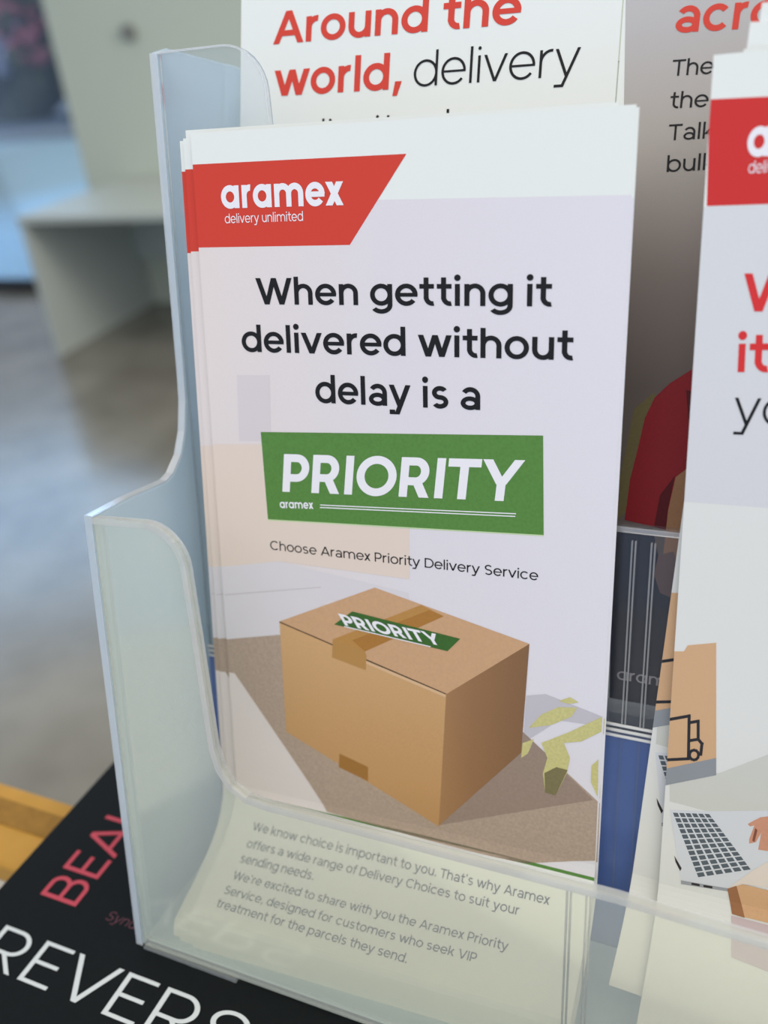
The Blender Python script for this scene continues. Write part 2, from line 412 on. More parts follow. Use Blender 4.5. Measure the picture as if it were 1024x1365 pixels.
# prints: ('T', sheet, part, text, [u0, s0, u1, s1] baseline ends in mm, x-height, weight, slant, colour, round a)
#         ('P', sheet, part, colour, [(u, s)...] outline in mm, layer)
PRINTS = [
  ('P','A','banner','red',[[-3.43,5.89],[52.4,5.91],[38.87,24.1],[-3.06,24.23]],1),
  ('T','A','logo','aramex',[7.02,15.67,37.69,15.73],4.91,0.3,0,'white',1),
  ('T','A','logo','delivery unlimited',[7.66,18.93,27.72,18.79],1.54,0.15,0,'white',1),
  ('T','A','headline','When getting it',[14.77,37.11,84.03,36.88],4.56,0.232,0,'ink',0),
  ('T','A','headline','delivered without',[10.16,48.18,88.84,47.77],4.69,0.232,0,'ink',0),
  ('T','A','headline','delay is a',[29.08,59.5,69.01,59.23],4.86,0.232,0,'ink',0),
  ('P','A','label','green',[[13.9,67.43],[83.08,64.05],[83.87,86.41],[14.55,89.49]],2.6),
  ('P','A','label','palegreen',[[14.55,89.49],[83.87,86.41],[83.91,86.69],[14.55,89.8]],2.7),
  ('T','A','label_text','PRIORITY',[19.02,81.99,78.35,79.26],7.27,0.285,0.15,'white',0),
  ('T','A','label_text','aramex',[18.18,86.22,27.35,85.62],1.57,0.26,0,'white',1),
  ('P','A','label_text','white',[[29.15,84.34],[77.56,81.98],[77.5,82.22],[29.14,84.58]],4),
  ('P','A','label_text','white',[[29.13,84.96],[77.4,82.61],[77.38,82.84],[29.12,85.21]],4),
  ('T','A','tagline','Choose Aramex Priority Delivery Service',[14.8,97.38,82.93,97.26],1.81,0.165,0,'ink',0),
  ('P','A','picture','photobg',[[-2.16,14.35],[100.4,15.48],[98.93,171.41],[-3.4,170.07]],0.4),
  ('P','A','picture','pinkpatch',[[8.23,53.87],[17.24,53.53],[16.7,69.53],[7.7,70.11]],1),
  ('P','A','picture','peach2',[[-2.96,71.56],[14.16,70.44],[14.66,89.67],[52.14,88.23],[51.99,100.79],[17.01,100.28],[-5.8,104.99]],2),
  ('P','A','picture','skirt',[[-5.8,104.99],[17.01,100.28],[51.76,104.25],[51.93,106.16],[30.82,108.96],[15.87,120.49],[-5.2,125.36]],2),
  ('P','A','picture','seam',[[0.51,111.31],[28.47,105.67],[28.46,105.91],[0.48,111.61]],3),
  ('P','A','picture','carpet',[[-5.2,125.36],[15.87,120.49],[50.52,126.15],[80.31,135.85],[98.64,150.63],[98.8,166.68],[82.06,171.34],[64.7,171.64],[28.01,169.69],[1.81,133.67],[-5.91,134.06]],3),
  ('P','A','picture','shade',[[59.11,166.57],[97.58,150.47],[87.51,141.8],[80.31,135.85],[71.74,142.62]],4),
  ('P','A','picture','shade2',[[80.98,126.26],[85.56,125.06],[98.64,128.43],[98.42,130.96],[88.75,131.26],[80.56,138.8]],3),
  ('P','A','picture','boxtop',[[16.31,116.67],[43.03,104.02],[81.35,113.0],[61.2,129.37]],5),
  ('P','A','picture','boxleft',[[16.31,116.67],[61.2,129.37],[59.31,166.74],[16.56,148.3]],5),
  ('P','A','picture','boxright',[[61.2,129.37],[81.35,113.0],[80.08,141.52],[59.31,166.74]],5),
  ('P','A','picture','edgeline',[[16.31,116.67],[31.2,120.77],[31.19,121.08],[16.29,116.98]],6),
  ('P','A','picture','edgeline',[[40.17,123.37],[61.2,129.17],[61.2,129.47],[40.15,123.78]],6),
  ('P','A','picture','edgelight',[[40.15,123.78],[61.2,129.47],[61.01,130.21],[40.13,124.6]],6),
  ('P','A','picture','tape',[[31.25,119.43],[54.98,106.9],[60.63,109.01],[40.01,121.35]],6),
  ('P','A','picture','tape2',[[31.25,119.43],[40.01,121.35],[40.39,122.51],[40.09,126.46],[30.85,124.44]],6),
  ('P','A','picture','tapedark',[[36.63,118.82],[56.87,107.99],[60.63,109.01],[40.01,121.35]],7),
  ('P','A','picture','tape3',[[31.99,151.64],[40.01,153.93],[39.93,158.1],[31.65,155.69]],6),
  ('P','A','picture','greendark',[[36.86,111.04],[64.74,114.18],[61.57,117.88],[31.82,115.27]],8),
  ('T','A','picture','PRIORITY',[34.91,115.03,60.63,116.75],2.18,0.3,-0.75,'white',0),
  ('P','A','picture','white',[[34.69,115.26],[57.4,117.25],[57.2,117.48],[34.48,115.49]],10),
  ('P','A','picture','leaf',[[81.73,134.57],[84.66,130.47],[88.63,127.79],[92.95,127.19],[91.67,129.74],[87.04,132.76]],5),
  ('P','A','picture','leaf',[[84.88,137.93],[91.47,133.67],[98.64,128.43],[98.65,132.26],[94.16,135.68],[90.18,136.87],[91.73,140.52],[91.17,144.63],[88.72,151.27],[86.18,151.03],[85.48,145.87],[86.43,141.62]],5),
  ('P','A','picture','leaf',[[98.3,139.54],[96.83,141.43],[96.85,145.8],[98.58,149.43]],5),
  ('P','A','picture','leafdark',[[85.84,145.79],[88.64,143.57],[91.32,143.8],[88.72,151.27],[86.18,151.03]],6),
  ('P','A','picture','leaf',[[88.58,126.25],[91.14,124.84],[93.24,125.79],[90.86,126.61]],5),
  ('P','A','picture','leaf',[[80.38,138.84],[83.06,137.3],[81.72,141.39],[80.11,142.94]],5),
  ('P','A','stripe','green',[[-3.41,169.97],[4.25,170.01],[54.44,170.06],[99.06,170.94],[99.14,171.72],[54.52,170.81],[4.32,170.62],[-3.36,170.48]],3),
  ('T','A','body','We know choice is important to you. That’s why Aramex',[7.26,178.78,89.23,179.49],1.75,0.19,0,'greyink',0),
  ('T','A','body','offers a wide range of Delivery Choices to suit your',[7.2,183.45,82.6,183.47],1.72,0.19,0,'greyink',0),
  ('T','A','body','sending needs.',[7.13,187.71,28.91,187.53],1.87,0.19,0,'greyink',0),
  ('T','A','body','We’re excited to share with you the Aramex Priority',[7.0,192.35,81.84,192.18],1.69,0.19,0,'greyink',0),
  ('T','A','body','Service, designed for customers who seek VIP',[6.47,196.56,75.21,196.65],1.68,0.19,0,'greyink',0),
  ('T','A','body','treatment for the parcels they send.',[5.95,200.33,59.22,201.06],1.7,0.19,0,'greyink',0),
  ('T','B','heading','Around the',[9.67,48.22,74.92,49.74],5.88,0.25,0,'redtext',0),
  ('T','B','heading','world,',[10.11,60.71,45.91,61.51],6.15,0.25,0,'redtext',0),
  ('T','B','heading_thin','delivery',[48.99,61.32,89.18,61.86],5.88,0.105,0,'ink',0),
  ('T','B','heading_thin','limited',[24.42,75.59,58.56,75.51],6.31,0.105,0,'ink',0),
  ('P','C','photo','photogrey',[[-2.51,-1.01],[104.21,14.64],[134.69,212.94],[10.17,209.0]],1),
  ('P','C','photo','blurplant',[[9.26,134.91],[13.29,130.95],[14.91,134.57],[12.7,144.12],[9.75,158.37],[7.51,160.75],[7.15,151.56]],2),
  ('P','C','photo','sleeve',[[26.62,121.61],[22.32,124.54],[19.46,126.64],[16.56,128.77],[13.55,132.11],[11.77,136.8],[10.68,144.27],[9.54,151.34],[9.08,160.76],[18.03,161.88],[21.38,162.03],[29.19,149.55]],3),
  ('P','C','photo','sleevedark',[[20.24,130.09],[27.51,131.35],[28.57,142.88],[23.4,145.82],[21.3,136.7]],4),
  ('P','C','photo','sleevedark',[[16.55,154.17],[19.47,149.4],[18.6,156.75],[18.54,162.0],[15.82,161.6]],4),
  ('P','C','photo','tan',[[24.77,144.86],[19.66,149.73],[18.66,157.44],[18.34,171.58],[21.77,178.25],[31.69,176.8],[28.57,142.88]],4),
  ('P','C','photo','apron',[[6.63,162.82],[15.51,161.99],[18.34,171.58],[20.12,176.7],[21.77,178.25],[38.32,179.3],[41.51,212.62],[9.1,209.21]],3),
  ('P','C','photo','hand',[[17.38,168.14],[20.63,166.85],[23.13,172.71],[22.27,178.18],[18.45,176.94],[16.74,172.69]],5),
  ('T','C','text','acro',[11.33,54.95,31.79,55.76],5.16,0.25,0,'redtext',0),
  ('T','C','text','The',[11.39,63.61,19.95,63.8],2.5,0.17,0,'ink',0),
  ('T','C','text','the',[11.54,70.19,19.48,70.34],2.52,0.17,0,'ink',0),
  ('T','C','text','Talk',[11.78,76.79,21.28,76.78],2.54,0.17,0,'ink',0),
  ('T','C','text','bulk',[12.02,83.31,22.02,83.18],2.57,0.17,0,'ink',0),
  ('T','C','logo','aramex',[10.22,199.48,26.62,199.29],2.11,0.2,0,'greywhite',1),
  ('P','D','banner','red2',[[-0.18,5.81],[52.13,7.32],[47.24,24.54],[0.55,24.42]],1),
  ('T','D','logo','aramex',[6.88,16.06,32.53,16.61],5.03,0.3,0,'white',1),
  ('T','D','logo','delivery unlimited',[7.42,18.93,24.18,19.24],1.59,0.15,0,'white',1),
  ('P','D','panel','photobg2',[[-1.11,24.54],[108.02,24.78],[120.32,80.6],[-1.82,82.35]],0.6),
  ('T','D','heading','W',[8.19,43.8,18.36,43.78],5.39,0.25,0,'redtext2',0),
  ('T','D','heading','it',[8.26,55.36,13.83,55.18],5.45,0.25,0,'redtext2',0),
  ('T','D','heading_thin','yo',[8.33,65.64,18.72,65.48],5.3,0.115,0,'ink',0),
  ('P','D','picture','deskwhite',[[-1.82,82.35],[120.32,80.6],[160.33,341.15],[-3.72,275.49],[-5.21,168.55],[-2.67,121.98]],1),
  ('P','D','picture','deskshade',[[0.85,147.25],[11.27,142.87],[55.19,111.41],[60.61,153.39],[9.77,153.07],[1.16,152.58]],2),
  ('P','D','picture','card',[[-4.56,116.58],[1.99,115.47],[2.68,113.95],[8.37,112.4],[10.27,139.76],[-3.0,146.06]],3),
  ('P','D','picture','cardgrey',[[-3.01,145.87],[10.25,139.4],[10.54,143.6],[-2.79,150.06]],4),
  ('P','D','picture','truck',[[-2.3,133.49],[4.4,130.69],[4.24,130.0],[-2.45,132.79]],4),
  ('P','D','picture','truck',[[3.69,130.17],[4.21,141.33],[4.84,141.2],[4.31,130.05]],4),
  ('P','D','picture','truck',[[4.78,140.44],[-1.89,142.38],[-1.82,143.12],[4.86,141.17]],4),
  ('P','D','picture','truck',[[3.89,132.56],[6.33,131.57],[6.18,130.88],[3.74,131.87]],4),
  ('P','D','picture','truck',[[5.63,131.05],[5.95,136.11],[6.57,135.98],[6.24,130.92]],4),
  ('P','D','picture','truck',[[6.47,135.21],[4.01,136.23],[4.16,136.93],[6.62,135.9]],4),
  ('P','D','picture','truck',[[5.8,135.73],[7.08,137.12],[7.52,136.55],[6.25,135.16]],4),
  ('P','D','picture','truck',[[6.78,136.26],[6.7,139.61],[7.32,139.55],[7.41,136.2]],4),
  ('P','D','picture','truck',[[6.34,139.15],[6.16,140.43],[6.7,140.46],[6.88,139.19]],5),
  ('P','D','picture','truck',[[6.43,139.67],[5.78,140.74],[6.21,141.09],[6.86,140.01]],5),
  ('P','D','picture','truck',[[6.33,140.19],[5.35,140.76],[5.54,141.35],[6.52,140.78]],5),
  ('P','D','picture','truck',[[6.03,140.6],[5.01,140.49],[4.9,141.15],[5.92,141.26]],5),
  ('P','D','picture','truck',[[5.61,140.78],[4.84,140.03],[4.46,140.56],[5.24,141.31]],5),
  ('P','D','picture','truck',[[5.2,140.65],[4.86,139.48],[4.34,139.76],[4.68,140.93]],5),
  ('P','D','picture','truck',[[4.91,140.26],[5.09,138.98],[4.55,138.95],[4.37,140.23]],5),
  ('P','D','picture','truck',[[4.82,139.74],[5.48,138.67],[5.05,138.33],[4.39,139.4]],5),
  ('P','D','picture','truck',[[4.93,139.22],[5.91,138.66],[5.71,138.08],[4.74,138.64]],5),
  ('P','D','picture','truck',[[5.23,138.81],[6.24,138.92],[6.36,138.27],[5.34,138.16]],5),
  ('P','D','picture','truck',[[5.64,138.64],[6.42,139.38],[6.79,138.86],[6.02,138.11]],5),
  ('P','D','picture','truck',[[6.06,138.77],[6.39,139.93],[6.91,139.65],[6.58,138.49]],5),
  ('P','D','picture','laptop',[[1.28,154.69],[9.76,152.89],[35.35,145.9],[36.29,155.33],[15.23,171.34],[4.84,172.24]],3),
  ('P','D','picture','laptopside',[[4.84,172.24],[15.23,171.34],[15.29,172.1],[4.91,173.21]],4),
  ('P','D','picture','laptopdark',[[2.96,166.25],[4.8,169.11],[4.52,169.97],[3.39,167.92]],4),
  ('P','D','picture','laptopdark',[[7.16,172.15],[8.96,172.02],[9.0,172.59],[7.2,172.73]],5),
  ('P','D','picture','laptopdark',[[9.78,171.97],[11.72,171.79],[11.76,172.36],[9.82,172.55]],5),
  ('P','D','picture','key',[[2.03,155.26],[3.06,155.04],[3.5,155.99],[2.44,156.24]],4),
  ('P','D','picture','key',[[3.39,154.97],[4.41,154.75],[4.89,155.66],[3.84,155.91]],4),
  ('P','D','picture','key',[[4.73,154.68],[5.75,154.46],[6.27,155.33],[5.22,155.58]],4),
  ('P','D','picture','key',[[6.07,154.39],[7.09,154.17],[7.64,155.0],[6.6,155.25]],4),
  ('P','D','picture','key',[[7.41,154.1],[8.42,153.89],[9.0,154.68],[7.97,154.93]],4),
  ('P','D','picture','key',[[8.73,153.82],[9.73,153.6],[10.36,154.36],[9.33,154.6]],4),
  ('P','D','picture','key',[[2.58,156.55],[3.65,156.29],[4.09,157.24],[2.99,157.53]],4),
  ('P','D','picture','key',[[3.98,156.2],[5.04,155.94],[5.53,156.85],[4.44,157.14]],4),
  ('P','D','picture','key',[[5.38,155.86],[6.43,155.6],[6.95,156.47],[5.87,156.76]],4),
  ('P','D','picture','key',[[6.77,155.52],[7.82,155.27],[8.37,156.1],[7.29,156.38]],4),
  ('P','D','picture','key',[[8.15,155.19],[9.19,154.93],[9.78,155.72],[8.71,156.01]],4),
  ('P','D','picture','key',[[9.52,154.85],[10.55,154.6],[11.17,155.35],[10.11,155.63]],4),
  ('P','D','picture','key',[[3.13,157.84],[4.23,157.54],[4.68,158.49],[3.54,158.82]],4),
  ('P','D','picture','key',[[4.58,157.44],[5.68,157.14],[6.16,158.05],[5.03,158.38]],4),
  ('P','D','picture','key',[[6.02,157.05],[7.11,156.75],[7.63,157.62],[6.51,157.95]],4),
  ('P','D','picture','key',[[7.46,156.65],[8.54,156.36],[9.1,157.19],[7.98,157.52]],4),
  ('P','D','picture','key',[[8.88,156.27],[9.96,155.97],[10.55,156.76],[9.44,157.09]],4),
  ('P','D','picture','key',[[10.3,155.88],[11.37,155.59],[11.99,156.34],[10.9,156.66]],4),
  ('P','D','picture','key',[[3.67,159.13],[4.82,158.79],[5.26,159.74],[4.09,160.11]],4),
  ('P','D','picture','key',[[5.18,158.68],[6.31,158.34],[6.79,159.25],[5.63,159.62]],4),
  ('P','D','picture','key',[[6.67,158.23],[7.8,157.89],[8.31,158.76],[7.16,159.13]],4),
  ('P','D','picture','key',[[8.15,157.79],[9.27,157.45],[9.82,158.28],[8.68,158.65]],4),
  ('P','D','picture','key',[[9.62,157.35],[10.73,157.01],[11.32,157.81],[10.18,158.17]],4),
  ('P','D','picture','key',[[11.08,156.91],[12.19,156.58],[12.81,157.33],[11.68,157.69]],4),
  ('P','D','picture','key',[[4.22,160.42],[5.4,160.04],[5.85,160.98],[4.64,161.39]],4),
  ('P','D','picture','key',[[5.78,159.92],[6.95,159.54],[7.43,160.45],[6.23,160.85]],4),
  ('P','D','picture','key',[[7.31,159.42],[8.48,159.04],[8.99,159.91],[7.81,160.32]],4),
  ('P','D','picture','key',[[8.84,158.92],[10.0,158.55],[10.55,159.38],[9.37,159.78]],4),
  ('P','D','picture','key',[[10.36,158.43],[11.51,158.06],[12.09,158.85],[10.92,159.25]],4),
  ('P','D','picture','key',[[11.87,157.94],[13.0,157.57],[13.62,158.32],[12.46,158.72]],4),
  ('P','D','picture','key',[[4.78,161.7],[5.99,161.28],[6.44,162.22],[5.2,162.67]],4),
  ('P','D','picture','key',[[6.38,161.15],[7.58,160.73],[8.07,161.63],[6.83,162.08]],4),
  ('P','D','picture','key',[[7.96,160.6],[9.16,160.19],[9.68,161.05],[8.45,161.49]],4),
  ('P','D','picture','key',[[9.54,160.05],[10.72,159.64],[11.28,160.47],[10.06,160.91]],4),
  ('P','D','picture','key',[[11.1,159.51],[12.28,159.1],[12.87,159.89],[11.66,160.33]],4),
  ('P','D','picture','key',[[12.65,158.97],[13.82,158.56],[14.44,159.31],[13.24,159.75]],4),
  ('P','D','picture','key',[[5.33,162.98],[6.58,162.52],[7.03,163.46],[5.75,163.96]],4),
  ('P','D','picture','key',[[6.98,162.38],[8.22,161.92],[8.7,162.82],[7.43,163.31]],4),
  ('P','D','picture','key',[[8.61,161.78],[9.84,161.32],[10.36,162.18],[9.1,162.67]],4),
  ('P','D','picture','key',[[10.23,161.18],[11.45,160.73],[12.01,161.55],[10.76,162.03]],4),
  ('P','D','picture','key',[[11.84,160.59],[13.05,160.14],[13.64,160.92],[12.4,161.4]],4),
  ('P','D','picture','key',[[13.43,160.0],[14.64,159.55],[15.26,160.3],[14.03,160.77]],4),
  ('P','D','picture','key',[[5.89,164.26],[7.17,163.76],[7.62,164.71],[6.31,165.24]],4),
  ('P','D','picture','key',[[7.58,163.6],[8.86,163.11],[9.34,164.01],[8.04,164.54]],4),
  ('P','D','picture','key',[[9.26,162.95],[10.52,162.46],[11.04,163.32],[9.75,163.84]],4),
  ('P','D','picture','key',[[10.92,162.3],[12.18,161.81],[12.73,162.63],[11.45,163.15]],4),
  ('P','D','picture','key',[[12.58,161.66],[13.82,161.17],[14.41,161.95],[13.14,162.47]],4),
  ('P','D','picture','key',[[14.21,161.02],[15.45,160.54],[16.07,161.28],[14.81,161.79]],4),
  ('P','D','picture','key',[[6.44,165.55],[7.76,165.0],[8.21,165.95],[6.86,166.52]],4),
  ('P','D','picture','key',[[8.18,164.83],[9.49,164.29],[9.98,165.2],[8.64,165.77]],4),
  ('P','D','picture','key',[[9.91,164.12],[11.21,163.59],[11.73,164.45],[10.4,165.02]],4),
  ('P','D','picture','key',[[11.62,163.42],[12.91,162.89],[13.46,163.71],[12.15,164.27]],4),
  ('P','D','picture','key',[[13.31,162.73],[14.6,162.2],[15.18,162.98],[13.88,163.54]],4),
  ('P','D','picture','key',[[15.0,162.04],[16.27,161.51],[16.89,162.26],[15.59,162.81]],4),
  ('P','D','picture','key',[[7.0,166.83],[8.36,166.25],[8.81,167.19],[7.42,167.81]],4),
  ('P','D','picture','key',[[8.78,166.06],[10.13,165.48],[10.62,166.39],[9.24,167.0]],4),
  ('P','D','picture','key',[[10.56,165.3],[11.89,164.72],[12.41,165.59],[11.05,166.19]],4),
  ('P','D','picture','key',[[12.31,164.54],[13.64,163.97],[14.19,164.8],[12.84,165.4]],4),
  ('P','D','picture','key',[[14.05,163.79],[15.37,163.23],[15.95,164.01],[14.62,164.61]],4),
  ('P','D','picture','key',[[15.78,163.05],[17.08,162.49],[17.7,163.23],[16.37,163.82]],4),
  ('P','D','picture','key',[[7.55,168.12],[8.95,167.49],[9.4,168.44],[7.97,169.1]],4),
  ('P','D','picture','key',[[9.39,167.29],[10.77,166.67],[11.25,167.58],[9.84,168.23]],4),
  ('P','D','picture','key',[[11.2,166.48],[12.58,165.86],[13.1,166.72],[11.7,167.37]],4),
  ('P','D','picture','key',[[13.01,165.67],[14.37,165.05],[14.92,165.88],[13.53,166.52]],4),
  ('P','D','picture','key',[[14.79,164.86],[16.14,164.26],[16.73,165.04],[15.35,165.67]],4),
  ('P','D','picture','key',[[16.56,164.07],[17.9,163.47],[18.52,164.21],[17.16,164.84]],4),
  ('P','D','picture','key',[[8.11,169.4],[9.54,168.74],[9.99,169.68],[8.53,170.36]],4),
  ('P','D','picture','key',[[9.99,168.53],[11.41,167.86],[11.89,168.77],[10.45,169.46]],4),
  ('P','D','picture','key',[[11.85,167.65],[13.26,166.99],[13.78,167.86],[12.35,168.55]],4),
  ('P','D','picture','key',[[13.7,166.79],[15.09,166.14],[15.65,166.96],[14.23,167.64]],4),
  ('P','D','picture','key',[[15.53,165.93],[16.91,165.29],[17.5,166.07],[16.09,166.74]],4),
  ('P','D','picture','key',[[17.34,165.08],[18.71,164.44],[19.33,165.18],[17.94,165.85]],4),
  ('P','D','picture','skin',[[17.84,154.01],[19.12,152.72],[20.26,151.67],[24.06,150.11],[24.83,159.13],[22.34,158.49],[20.84,155.1],[19.85,158.04],[18.52,158.79],[18.43,157.66],[19.22,154.02],[18.33,154.45]],5),
  ('P','D','picture','skin',[[20.8,154.54],[22.21,153.22],[24.44,154.5],[22.44,159.61],[20.45,159.79]],5),
  ('P','D','picture','skindark',[[19.42,154.54],[19.91,154.97],[19.55,158.12],[19.07,157.87]],6),
  ('P','D','picture','kraftlight',[[14.91,171.43],[19.66,165.38],[22.65,162.22],[27.85,159.22],[28.76,169.4],[23.18,168.59],[17.94,169.39]],6),
  ('P','D','picture','kraft',[[14.91,171.43],[17.94,169.39],[28.76,169.4],[29.5,177.32],[23.95,177.19],[16.38,177.23]],7),
  ('P','D','picture','kraftdark',[[14.91,171.43],[16.73,170.12],[19.1,177.34],[16.38,177.23]],8),
  ('P','D','picture','mauve',[[16.26,177.6],[29.53,177.64],[30.49,187.93],[17.25,186.32]],6),
]


def add_print(sheet, acc, rec, mats, ds=0.0):
    def mi(nm):
        m = MATS[nm]
        if m not in mats: mats.append(m)
        return mats.index(m)
    if rec[0] == 'P':
        sheet.lay(acc, [(p[0], p[1] + ds) for p in rec[4]], rec[5], mi(rec[3]))
    else:
        _, _, _, txt, (u0, s0, u1, s1), xh, t, shear, col, single = rec
        s0 += ds; s1 += ds
        polys, wid = lay_text(txt, t, single)
        L = math.hypot(u1-u0, s1-s0)
        ex = ((u1-u0)/L, (s1-s0)/L); ey = (ex[1], -ex[0])
        k = L / wid
        for poly, sub in polys:
            q = []
            for x, y in poly:
                a = x*k + shear*y*xh; b = y*xh
                q.append((u0 + ex[0]*a + ey[0]*b, s0 + ex[1]*a + ey[1]*b))
            sheet.lay(acc, q, 4 if rec[2] != 'picture' else 12, mi(col), sub)

def prints(sheet, kind, root, parts, ds=0.0):
    """parts: {part key: (object name, parent key or None)}"""
    made = {}
    for key, (nm, par) in parts.items():
        acc = ([], [], []); mats = []
        for rec in PRINTS:
            if rec[1] == kind and rec[2] == key:
                add_print(sheet, acc, rec, mats, ds)
        if acc[0]:
            made[key] = mesh_obj(nm, acc[0], acc[1], mats, acc[2], made[par] if par else root)
    return made

def copy_tree(o, parent=None):
    c = o.copy(); scene.collection.objects.link(c)
    if parent is not None: c.parent = parent
    for ch in list(o.children): copy_tree(ch, c)
    return c

# ------------------------------------------------------------------ materials
E0 = 1.13
plain('paper', rgb(222, 225, 222, 1.12), 0.5, 0.25, 0.012, 2500)
plain('paper_ivory', rgb(226, 222, 205, 1.15), 0.55, 0.2, 0.02, 1500)
for nm, c, g in (('red', (200, 63, 50), .03), ('red2', (197, 48, 48), .03), ('white', (226, 224, 230), 0), ('ink', (24, 24, 27), 0),
              ('greyink', (40, 42, 46), 0), ('green', (84, 128, 62), .12), ('palegreen', (186, 205, 160), 0), ('greendark', (58, 98, 44), .1),
              ('pinkpatch', (207, 198, 201), 0.02), ('peach2', (216, 200, 190), .02), ('skirt', (208, 203, 208), .01), ('seam', (190, 182, 188), 0),
              ('carpet', (168, 149, 135), .14), ('shade', (146, 128, 117), .10), ('shade2', (186, 182, 190), .02),
              ('boxtop', (193, 154, 119), .06), 
              ('edgeline', (66, 48, 34), 0), ('edgelight', (206, 172, 136), 0), ('tape', (176, 130, 72), .05), ('tapedark', (163, 114, 55), .05),
              ('tape2', (172, 130, 76), .04), ('tape3', (152, 108, 56), .05), ('leaf', (192, 186, 128), .12), ('leafdark', (120, 112, 80), .12),
              ('redtext', (204, 66, 54), 0), ('redtext2', (206, 50, 52), 0), ('greywhite', (176, 170, 172), 0),
              ('sleeve', (134, 30, 38), .1), ('sleevedark', (84, 18, 26), .1), ('tan', (150, 112, 82), .08), ('apron', (38, 40, 52), .02),
              ('hand', (108, 84, 78), .08), ('blurplant', (104, 94, 62), .1),
              ('deskwhite', (214, 214, 212), .02), ('deskshade', (196, 196, 190), .02), ('card', (200, 162, 126), .04), ('cardgrey', (138, 142, 148), .03),
              ('truck', (44, 44, 50), 0), ('laptop', (204, 206, 212), .01), ('laptopside', (150, 152, 158), 0), ('laptopdark', (52, 46, 48), 0), ('key', (86, 94, 102), .05),
              ('skin', (196, 142, 118), .05), ('skindark', (128, 78, 62), .05), ('kraftlight', (216, 204, 194), .03), ('kraft', (202, 160, 122), .05), ('kraftdark', (150, 104, 72), .05),
              ('mauve', (190, 172, 176), .02)):
    plain(nm, rgb(*c, E0), 0.5, 0.22, g * (1.6 if g >= .05 else 1), 1500 if g >= .05 else 3200)

def printed_gradient(name, axis, stops, grain=0.02, scale=3200):
    """a printed photograph whose tone runs along the sheet (mm along u=0 or s=1)"""
    m, n, l, b = new_mat(name)
    b.inputs['Roughness'].default_value = 0.5
    b.inputs['Specular IOR Level'].default_value = 0.22
    tc = n.new('ShaderNodeTexCoord'); sp = n.new('ShaderNodeSeparateXYZ')
    mr = n.new('ShaderNodeMapRange'); cr = n.new('ShaderNodeValToRGB')
    l.new(tc.outputs['Object'], sp.inputs[0]); l.new(sp.outputs[axis], mr.inputs[0])
    mr.inputs[1].default_value = stops[0][0]/1000; mr.inputs[2].default_value = stops[-1][0]/1000
    l.new(mr.outputs[0], cr.inputs[0])
    span = stops[-1][0]-stops[0][0]
    while len(cr.color_ramp.elements) < len(stops): cr.color_ramp.elements.new(0.5)
    for e, (p, c) in zip(cr.color_ramp.elements, stops):
        e.position = (p-stops[0][0])/span; e.color = rgb(*c, E0)
    ns = n.new('ShaderNodeTexNoise'); ns.inputs['Scale'].default_value = scale
    l.new(tc.outputs['Object'], ns.inputs['Vector'])
    mx = n.new('ShaderNodeMix'); mx.data_type = 'RGBA'; mx.blend_type = 'MULTIPLY'; mx.inputs[0].default_value = 1
    m2 = n.new('ShaderNodeMapRange'); m2.inputs[3].default_value = 1-grain*2; m2.inputs[4].default_value = 1+grain*2
    l.new(ns.outputs[0], m2.inputs[0])
    l.new(cr.outputs[0], mx.inputs[6]); l.new(m2.outputs[0], mx.inputs[7])
    l.new(mx.outputs[2], b.inputs['Base Color'])
printed_gradient('photobg', 0, [(0, (216, 206, 204)), (22, (215, 207, 208)), (50, (213, 208, 214)), (99, (214, 211, 219))])
printed_gradient('photobg2', 1, [(10, (207, 209, 212)), (80, (205, 204, 209))])
printed_gradient('photogrey', 1, [(40, (184, 182, 184)), (75, (166, 160, 156)), (105, (128, 117, 112)), (130, (98, 88, 84))])
printed_gradient('boxright', 0, [(58, (160, 121, 84)), (68, (143, 106, 74)), (82, (126, 94, 67))], .05)
printed_gradient('boxleft', 1, [(116, (198, 158, 114)), (166, (180, 138, 92))], .05)

plain('black_cover', (0.006, 0.008, 0.009, 1), 0.6, 0.12, 0.15, 400)
plain('pages', rgb(226, 220, 206), 0.8)
plain('cover_red', rgb(178, 66, 80, 1.15), 0.5)
plain('cover_pink', rgb(92, 52, 64, 1.1), 0.5)
plain('cover_silver', rgb(196, 202, 204, 1.15), 0.4)
plain('wood_ochre', rgb(188, 142, 64), 0.5, 0.2, 0.12, 90)
plain('wood_dark', rgb(146, 108, 46), 0.6, 0.2, 0.35, 260)
plain('counter_white', rgb(205, 208, 205), 0.4)
plain('desk_white', rgb(190, 196, 190), 0.45)
plain('wall_paint', rgb(200, 206, 190), 0.7, 0.2, 0.03, 2)
plain('rail_black', rgb(26, 28, 36), 0.4)
plain('fitting_grey', rgb(130, 130, 124), 0.5)
plastic('frosted', 0.205, (0.90, 0.97, 1.0), (1.0, 0.985, 0.89), gloss=0.3, trans=0.08)
plastic('frosted_rim', 0.35, (0.95, 0.97, 1.0), (1.0, 1.0, 1.0), gloss=0.6, trans=0.2)
plastic('frosted_side', 0.68, (0.74, 0.90, 1.0), (0.98, 0.98, 0.98), trans=0.25)
plastic('clear', 0.03, (0.70, 0.72, 0.90), (0.97, 0.97, 0.97))
plastic('frosted_thin', 0.12, (0.72, 0.87, 1.0), (0.97, 0.97, 0.97), trans=0.3)
plastic('clear_back', 0.10, (0.55, 0.66, 0.85), (0.95, 0.95, 0.95))
plastic('riser_blue', 0.32, (0.27, 0.43, 1.0), (0.92, 0.93, 0.97))
plastic('ledge_white', 0.65, (0.97, 0.97, 0.97), (1, 1, 1), 0.06, 2.0, trans=0.1)  # bright white gloss for the highlight lines along the step
plastic('rib_edge', 0.32, (0.92, 0.92, 0.95), (0.95, 0.95, 0.95), 0.08, 1.5)

